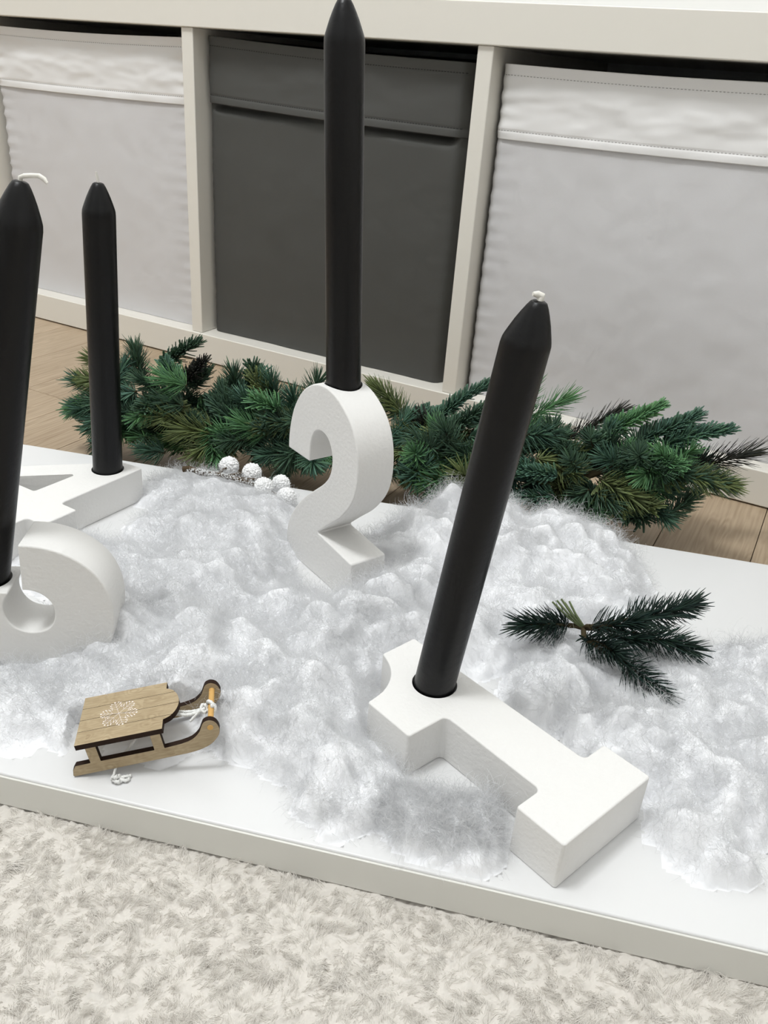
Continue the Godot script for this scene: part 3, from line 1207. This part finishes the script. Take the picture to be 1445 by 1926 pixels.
	strand.call([70.5, 15.2, -13.5, 71.8, 14.2, -15.0, 71.6, 11.8, -16.5, 69.4, 11.4, -18.0, 68.0, 13.2, -18.2, 69.0, 15.6, -17.0, 71.0, 15.4, -15.2, 72.0, 13.0, -13.8, 70.0, 11.4, -13.2, 68.0, 13.0, -14.6, 67.2, 14.8, -16.2], 0.0011)
	strand.call([68.0, 13.6, -15.4, 66.0, 14.4, -16.8, 64.8, 13.4, -15.2, 66.4, 12.2, -13.8, 68.4, 12.8, -14.4], 0.0011)
	strand.call([66.8, 13.6, -14.8, 62.5, 12.4, -14.4, 57.5, 12.4, -14.0, 52.0, 13.6, -15.0, 44.0, 14.0, -16.5, 36.0, 11.0, -14.0, 28.0, 5.0, -8.0, 21.0, 0.4, -2.6, 19.0, -2.6, 2.0], 0.0009)
	strand.call([66.8, 13.2, -15.6, 62.0, 11.2, -17.2, 57.0, 11.0, -18.0, 50.0, 12.4, -19.0], 0.0009)
	strand.call([64.8, 13.4, -15.0, 60.8, 11.0, -13.0, 58.6, 9.6, -12.2], 0.0008)
	strand.call([19.0, -2.6, 2.0, 18.4, -2.4, 4.5, 20.4, -1.0, 5.2, 22.0, -2.2, 3.6, 20.6, -3.4, 2.6, 19.2, -2.4, 5.0, 21.6, -3.2, 6.2, 23.6, -3.8, 4.0], 0.0011)
	strand.call([22.0, -3.0, 4.2, 24.6, -3.8, 5.6, 26.4, -4.4, 4.2], 0.0009)
	strand.call([21.6, -3.0, 3.6, 24.6, -3.6, 3.2, 27.0, -4.6, 2.0], 0.0008)
	put("cord", cord.mesh(), M.cord, o)


# ------------------------------------------------------------------ frosted berries
func berries() -> void:
	var o := thing("berry_pick", "twig with white frosted berries lying on the cotton wool beside the number 2", "berry twig", bf(0.0, 0.31, BOARD_TOP))
	var here := o.position
	var spots := [bf(-0.0132, 0.3311, 0.050), bf(0.0088, 0.325, 0.050), bf(0.0262, 0.3043, 0.050), bf(0.0345, 0.322, 0.046), bf(0.0457, 0.3023, 0.045)]
	var sizes := [0.0082, 0.0082, 0.0078, 0.0076, 0.0081]
	var n1 := noise(0.5, 3, 2)
	for i in 5:
		var g := Geo.new()
		var nu := 120
		var nv := 64
		var pts := PackedVector3Array()
		for j in nv + 1:
			for k in nu + 1:
				var la := PI * (float(j) / nv - 0.5)
				var lo := TAU * (k % nu) / nu
				var d := Vector3(cos(la) * cos(lo), sin(la), cos(la) * sin(lo))
				var q: Vector3 = d * sizes[i] * 1000.0 + Vector3(i * 40.0, 0, 0)
				pts.append(d * (sizes[i] * 0.95 + 0.0012 * n1.get_noise_3dv(q)))
		g.sheet(pts, nu, nv, true)
		for k in g.v.size():
			if g.n[k].dot(g.v[k]) < 0:
				g.n[k] = -g.n[k]
		put("berry", g.mesh(), M.frost, o).position = (spots[i] as Vector3) - here
	var st := Geo.new()
	var root := bf(-0.0412, 0.305, 0.054) - here
	var fork := bf(-0.004, 0.307, 0.052) - here
	var path := PackedVector3Array()
	var rad := PackedFloat32Array()
	for k in 9:
		path.append(root.lerp(fork, k / 8.0) + Vector3(0, 0.0012 * sin(k * 1.3), 0.0006 * cos(k * 2.0)))
		rad.append(0.0024 - 0.0001 * k)
	st.tube(path, rad, 9)
	for i in 5:
		var end := (spots[i] as Vector3) - here
		var from := root.lerp(fork, [0.75, 0.9, 1.0, 1.0, 1.0][i])
		var mid := from.lerp(end, 0.5) + Vector3(0, 0.001, 0)
		st.tube(PackedVector3Array([from, mid, end]), PackedFloat32Array([0.0012, 0.0010, 0.0009]), 7)
	put("twig", st.mesh(), M.bark, o)
	# grains of frost on the twig
	var grain := Geo.new()
	grain.lathe(PackedVector2Array([Vector2(0, -0.0005), Vector2(0.0005, 0), Vector2(0, 0.0005)]), 6)
	var places := []
	for k in 520:
		var t := rng.randf()
		var p := root.lerp(fork, 0.08 + 0.92 * t)
		var r := 0.0024
		if k > 220:
			var i := k % 5
			var from := root.lerp(fork, [0.75, 0.9, 1.0, 1.0, 1.0][i])
			p = from.lerp((spots[i] as Vector3) - here, t * 0.85)
			r = 0.0014
		var a := rng.randf() * TAU
		var side := Vector3(cos(a) * 0.4, absf(sin(a)), cos(a) * 0.8).normalized()
		places.append(Transform3D(Basis.IDENTITY.scaled(Vector3.ONE * rng.randf_range(0.7, 1.6)), p + side * r))
	scatter("frost", grain.mesh(), M.frost, places, o)


# ------------------------------------------------------------------ needles
func needle(g: Geo, at: Vector3, dir: Vector3, face: Vector3, len: float, w: float, bend: Vector3, col: Color, blunt: bool) -> void:
	var side := dir.cross(face).normalized()
	var up := side.cross(dir).normalized()
	var q := at
	var d := dir
	var prev := -1
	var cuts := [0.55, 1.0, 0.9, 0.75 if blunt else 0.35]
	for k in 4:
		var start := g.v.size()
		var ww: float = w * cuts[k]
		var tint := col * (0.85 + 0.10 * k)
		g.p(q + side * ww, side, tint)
		g.p(q + up * ww * 0.4, up, tint)
		g.p(q - side * ww, -side, tint)
		g.p(q - up * ww * 0.4, -up, tint)
		if prev >= 0:
			for i in 4:
				g.quad(prev + i, prev + (i + 1) % 4, start + (i + 1) % 4, start + i)
		prev = start
		q += d * len * (0.36 if k < 2 else 0.28)
		d = (d + bend * 0.33).normalized()
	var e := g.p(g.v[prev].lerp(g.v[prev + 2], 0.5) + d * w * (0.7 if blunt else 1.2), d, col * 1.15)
	for i in 4:
		g.tri(prev + i, prev + (i + 1) % 4, e)


# one branch tip: a twig and its needles. kind 0 bottle-brush, 1 flat fir with short blunt needles, 2 sparse and long, 3 dense and open
func branch(parent: Node3D, base: Vector3, tip: Vector3, len: float, col: Color, kind: int, called := "branch", thin := 1.0, dense := 1.0) -> void:
	var axis := tip - base
	var reach := axis.length()
	var t0 := axis.normalized()
	# the needles add their own length at the tip
	var stem_len := maxf(reach - len * 0.75, reach * 0.5)
	var sag := Vector3(rng.randf_range(-1, 1), rng.randf_range(-0.6, 0.6), rng.randf_range(-1, 1)) * 0.08 * stem_len
	var at := func(t: float) -> Vector3: return base + t0 * stem_len * t + sag * sin(PI * t)
	var path := PackedVector3Array()
	var rad := PackedFloat32Array()
	for k in 7:
		path.append(at.call(k / 6.0))
		rad.append(lerpf(0.0011, 0.0005, k / 6.0))
	var tw := Geo.new()
	tw.tube(path, rad, 6)
	var stem := put(called, tw.mesh(), M.twig, parent)
	var g := Geo.new()
	var x := t0.cross(Vector3.UP if absf(t0.y) < 0.85 else Vector3.RIGHT).normalized()
	var y := x.cross(t0).normalized()
	var per_mm: float = [4.6, 4.4, 2.2, 6.2][kind]
	var count := maxi(40, int(stem_len * 1000.0 * per_mm * dense))
	for k in count:
		var t := (k + rng.randf()) / count
		var a := k * 2.39996 + rng.randf_range(-0.3, 0.3)
		var radial := x * cos(a) + y * sin(a)
		if kind == 1:
			radial = (x * cos(a) * 1.25 + y * (sin(a) * 0.5 + 0.35)).normalized()
		var open := lerpf([1.2, 1.2, 1.05, 1.15][kind], [0.5, 0.55, 0.35, 0.5][kind], pow(t, 1.8)) + rng.randf_range(-0.15, 0.15)
		var d := (t0 * cos(open) + radial * sin(open)).normalized()
		var l := len * rng.randf_range(0.8, 1.1) * (1.0 - 0.25 * t * float(kind == 1))
		var shade := rng.randf_range(0.75, 1.25)
		var tintc := Color(col.r * shade, col.g * shade, col.b * shade * rng.randf_range(0.85, 1.1))
		needle(g, at.call(t), d, radial if kind != 1 else y, l, [0.00075, 0.00125, 0.00060, 0.00070][kind] * thin * rng.randf_range(0.85, 1.15), (t0 * 0.35 + Vector3(rng.randf_range(-1, 1), rng.randf_range(-1, 1), rng.randf_range(-1, 1)) * 0.18), tintc, kind == 1)
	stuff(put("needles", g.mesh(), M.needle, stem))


func sprig() -> void:
	var o := thing("fir_sprig", "short dark green fir sprig of several tufts lying on the cotton wool at the right", "sprig", bf(0.28, 0.175, BOARD_TOP))
	var here := o.position
	var dark := Color(0.016, 0.034, 0.027)
	var joint := Vector3(0.6085, 0.054, 0.3755) - here
	var tufts := [
		[Vector3(0.5995, 0.053, 0.3762), Vector3(0.5695, 0.058, 0.4045), 14],
		[Vector3(0.6135, 0.060, 0.3800), Vector3(0.6460, 0.073, 0.3720), 12],
		[Vector3(0.6300, 0.060, 0.3600), Vector3(0.6680, 0.064, 0.3160), 13],
		[Vector3(0.6400, 0.058, 0.3680), Vector3(0.6790, 0.052, 0.3560), 13],
		[Vector3(0.6125, 0.056, 0.3880), Vector3(0.6420, 0.064, 0.4060), 12],
		[Vector3(0.6380, 0.056, 0.3980), Vector3(0.6725, 0.044, 0.4040), 13],
		[Vector3(0.6250, 0.058, 0.3780), Vector3(0.6500, 0.060, 0.3750), 12],
	]
	for t in tufts:
		branch(o, t[0] - here, t[1] - here, t[2] * MM * 1.12, dark, 3, "tuft", 0.85, 1.0)
	# woody joint: twigs between the tufts
	var st := Geo.new()
	var lines := [[Vector3(0.5995, 0.053, 0.3762) - here, 0.0016], [Vector3(0.6135, 0.060, 0.3800) - here, 0.0016], [Vector3(0.6125, 0.056, 0.3880) - here, 0.0017], [Vector3(0.6300, 0.060, 0.3600) - here, 0.0011], [Vector3(0.6400, 0.058, 0.3680) - here, 0.0011]]
	for l in lines:
		st.tube(PackedVector3Array([joint, joint.lerp(l[0], 0.5) + Vector3(0, 0.0008, 0), l[0]]), PackedFloat32Array([0.0013, l[1], l[1]]), 8)
	st.tube(PackedVector3Array([Vector3(0.6125, 0.056, 0.3880) - here, Vector3(0.6380, 0.056, 0.3980) - here]), PackedFloat32Array([0.0013, 0.0011]), 7)
	put("twig", st.mesh(), M.twig, o)
	# cut ends of the stems, tied together, standing off to the back
	for k in 5:
		var e := Vector3(0.5925 + 0.0022 * k - 0.004, 0.069 + 0.0012 * (k % 3), 0.3815 - 0.0012 * k) - here
		var s := Geo.new()
		s.tube(PackedVector3Array([joint + Vector3(0.0004 * k, 0, 0), joint.lerp(e, 0.5) + Vector3(0, 0.0006 * (k - 2), 0.0004 * k), e]), PackedFloat32Array([0.0008, 0.00075, 0.0006]), 7)
		put("cut_stem", s.mesh(), M.green_stem, o)


func garland() -> void:
	var o := thing("fir_garland", "long green artificial fir garland lying on the floor between the board and the shelf", "garland", bf(0.1, 0.42, 0.0))
	var here := o.position
	# spine of the garland
	var path := PackedVector3Array()
	var rad := PackedFloat32Array()
	for k in 31:
		var s := lerpf(-0.155, 0.345, k / 30.0)
		path.append(bf(s, 0.408 + 0.012 * sin(k * 0.9), 0.048 + 0.012 * sin(k * 0.7 + 1.0) + 0.02 * smoothstep(0.2, 0.35, s)) - here)
		rad.append(0.003)
	var g := Geo.new()
	g.tube(path, rad, 8)
	put("stem", g.mesh(), M.twig, o)
	var tones := {"D": Color(0.072, 0.132, 0.086), "B": Color(0.088, 0.175, 0.124), "G": Color(0.130, 0.280, 0.130), "L": Color(0.160, 0.200, 0.084), "K": Color(0.042, 0.044, 0.038)}
	# branch tips: base and tip in the board's frame as along, up, back (mm); needle length (mm); tone; kind
	var tips := [
		[-164, 86, 420, -186, 100, 410, 13, "L", 0],
		[-154, 79, 400, -191, 78, 400, 13, "L", 0],
		[-153, 65, 390, -194, 51, 390, 14, "D", 0],
		[-146, 51, 380, -176, 39, 380, 12, "D", 0],
		[-145, 33, 375, -163, 33, 370, 9, "B", 0],
		[-135, 75, 420, -145, 115, 430, 13, "D", 0],
		[-114, 90, 430, -75, 122, 430, 11, "D", 1],
		[-92, 82, 410, -108, 109, 410, 11, "B", 1],
		[-89, 84, 420, -65, 111, 420, 10, "K", 1],
		[-75, 91, 390, -109, 101, 385, 16, "G", 0],
		[-76, 73, 385, -108, 80, 380, 14, "D", 0],
		[-82, 62, 385, -113, 67, 375, 15, "L", 0],
		[-49, 52, 385, -92, 55, 375, 18, "L", 0],
		[-50, 45, 375, -67, 28, 365, 15, "L", 0],
		[-91, 31, 375, -120, 33, 370, 13, "B", 0],
		[-44, 72, 430, -50, 105, 430, 14, "D", 0],
		[-31, 76, 440, -35, 109, 440, 12, "D", 1],
		[-4, 68, 430, -16, 103, 430, 13, "B", 0],
		[-22, 67, 410, -39, 91, 410, 14, "B", 0],
		[0, 58, 390, -35, 72, 380, 16, "G", 0],
		[19, 68, 390, -10, 75, 380, 15, "D", 0],
		[19, 62, 420, 8, 96, 420, 14, "B", 0],
		[25, 79, 440, 30, 104, 450, 14, "D", 0],
		[21, 45, 385, -9, 41, 370, 14, "B", 0],
		[32, 52, 380, 15, 38, 365, 15, "D", 0],
		[38, 54, 390, 44, 36, 380, 15, "D", 0],
		[-32, 45, 390, -47, 62, 380, 16, "G", 0],
		[59, 52, 410, 51, 75, 410, 14, "D", 0],
		[134, 57, 420, 106, 73, 420, 15, "L", 0],
		[138, 66, 430, 118, 83, 430, 14, "K", 0],
		[127, 57, 430, 187, 115, 450, 10, "B", 1],
		[147, 64, 420, 199, 107, 430, 11, "D", 1],
		[134, 37, 390, 141, 64, 365, 19, "B", 0],
		[164, 46, 380, 133, 43, 370, 16, "G", 0],
		[182, 47, 380, 165, 65, 365, 16, "L", 0],
		[183, 60, 400, 151, 69, 390, 14, "D", 0],
		[209, 78, 440, 260, 111, 460, 17, "G", 2],
		[210, 84, 440, 222, 125, 450, 15, "G", 2],
		[212, 75, 430, 244, 89, 440, 15, "G", 2],
		[235, 57, 440, 303, 108, 450, 15, "K", 2],
		[208, 57, 430, 229, 83, 430, 14, "L", 0],
		[250, 61, 385, 207, 63, 375, 9, "B", 1],
		[251, 46, 380, 213, 40, 375, 9, "B", 1],
		[234, 54, 390, 210, 73, 380, 12, "B", 1],
		[248, 61, 400, 273, 66, 385, 15, "L", 0],
		[264, 55, 420, 293, 102, 430, 13, "B", 0],
		[285, 87, 430, 333, 119, 440, 11, "G", 1],
		[312, 84, 430, 363, 115, 440, 11, "B", 1],
		[332, 86, 420, 390, 108, 430, 11, "B", 1],
		[306, 85, 400, 353, 83, 390, 11, "G", 1],
		[288, 68, 400, 321, 92, 400, 12, "D", 0],
		[355, 64, 430, 418, 91, 440, 19, "K", 2],
		[319, 71, 400, 392, 72, 390, 15, "D", 0],
		[354, 72, 395, 395, 76, 385, 13, "L", 0],
		[284, 62, 390, 326, 52, 375, 15, "L", 0],
		[277, 54, 385, 259, 36, 375, 14, "D", 0],
		[284, 52, 385, 309, 45, 370, 15, "D", 0],
		[304, 71, 400, 276, 85, 390, 13, "B", 0],
		[322, 86, 400, 293, 83, 390, 13, "D", 0],
		[188, 36, 380, 209, 39, 365, 14, "D", 0],
		[266, 70, 410, 239, 68, 410, 13, "D", 0],
	]
	for t in tips:
		branch(o, bf(t[0] * MM, t[2] * MM, t[1] * MM) - here, bf(t[3] * MM, t[5] * MM, t[4] * MM) - here, t[6] * MM * 1.25, tones[t[7]], t[8], "branch", 1.0, 1.3)
	# inner branches that fill the body of the garland
	for k in 230:
		var s := lerpf(-0.175, 0.35, (k + rng.randf()) / 230.0)
		if s > 0.035 and s < 0.105 and k % 3 != 0:
			continue
		var b := bf(s, 0.408 + rng.randf_range(-0.018, 0.03), 0.05 + rng.randf_range(-0.025, 0.03))
		var dirv := (BU * rng.randf_range(-1, 1) + BN * rng.randf_range(-0.9, 0.7) + Vector3(0, rng.randf_range(-0.5, 0.8), 0)).normalized()
		var e := b + dirv * rng.randf_range(0.036, 0.052)
		e.y = clampf(e.y, 0.016, 0.100)
		branch(o, b - here, e - here, rng.randf_range(0.014, 0.019), tones[["D", "D", "B", "L", "D", "B", "G"][rng.randi() % 7]], [0, 0, 0, 1][rng.randi() % 4])
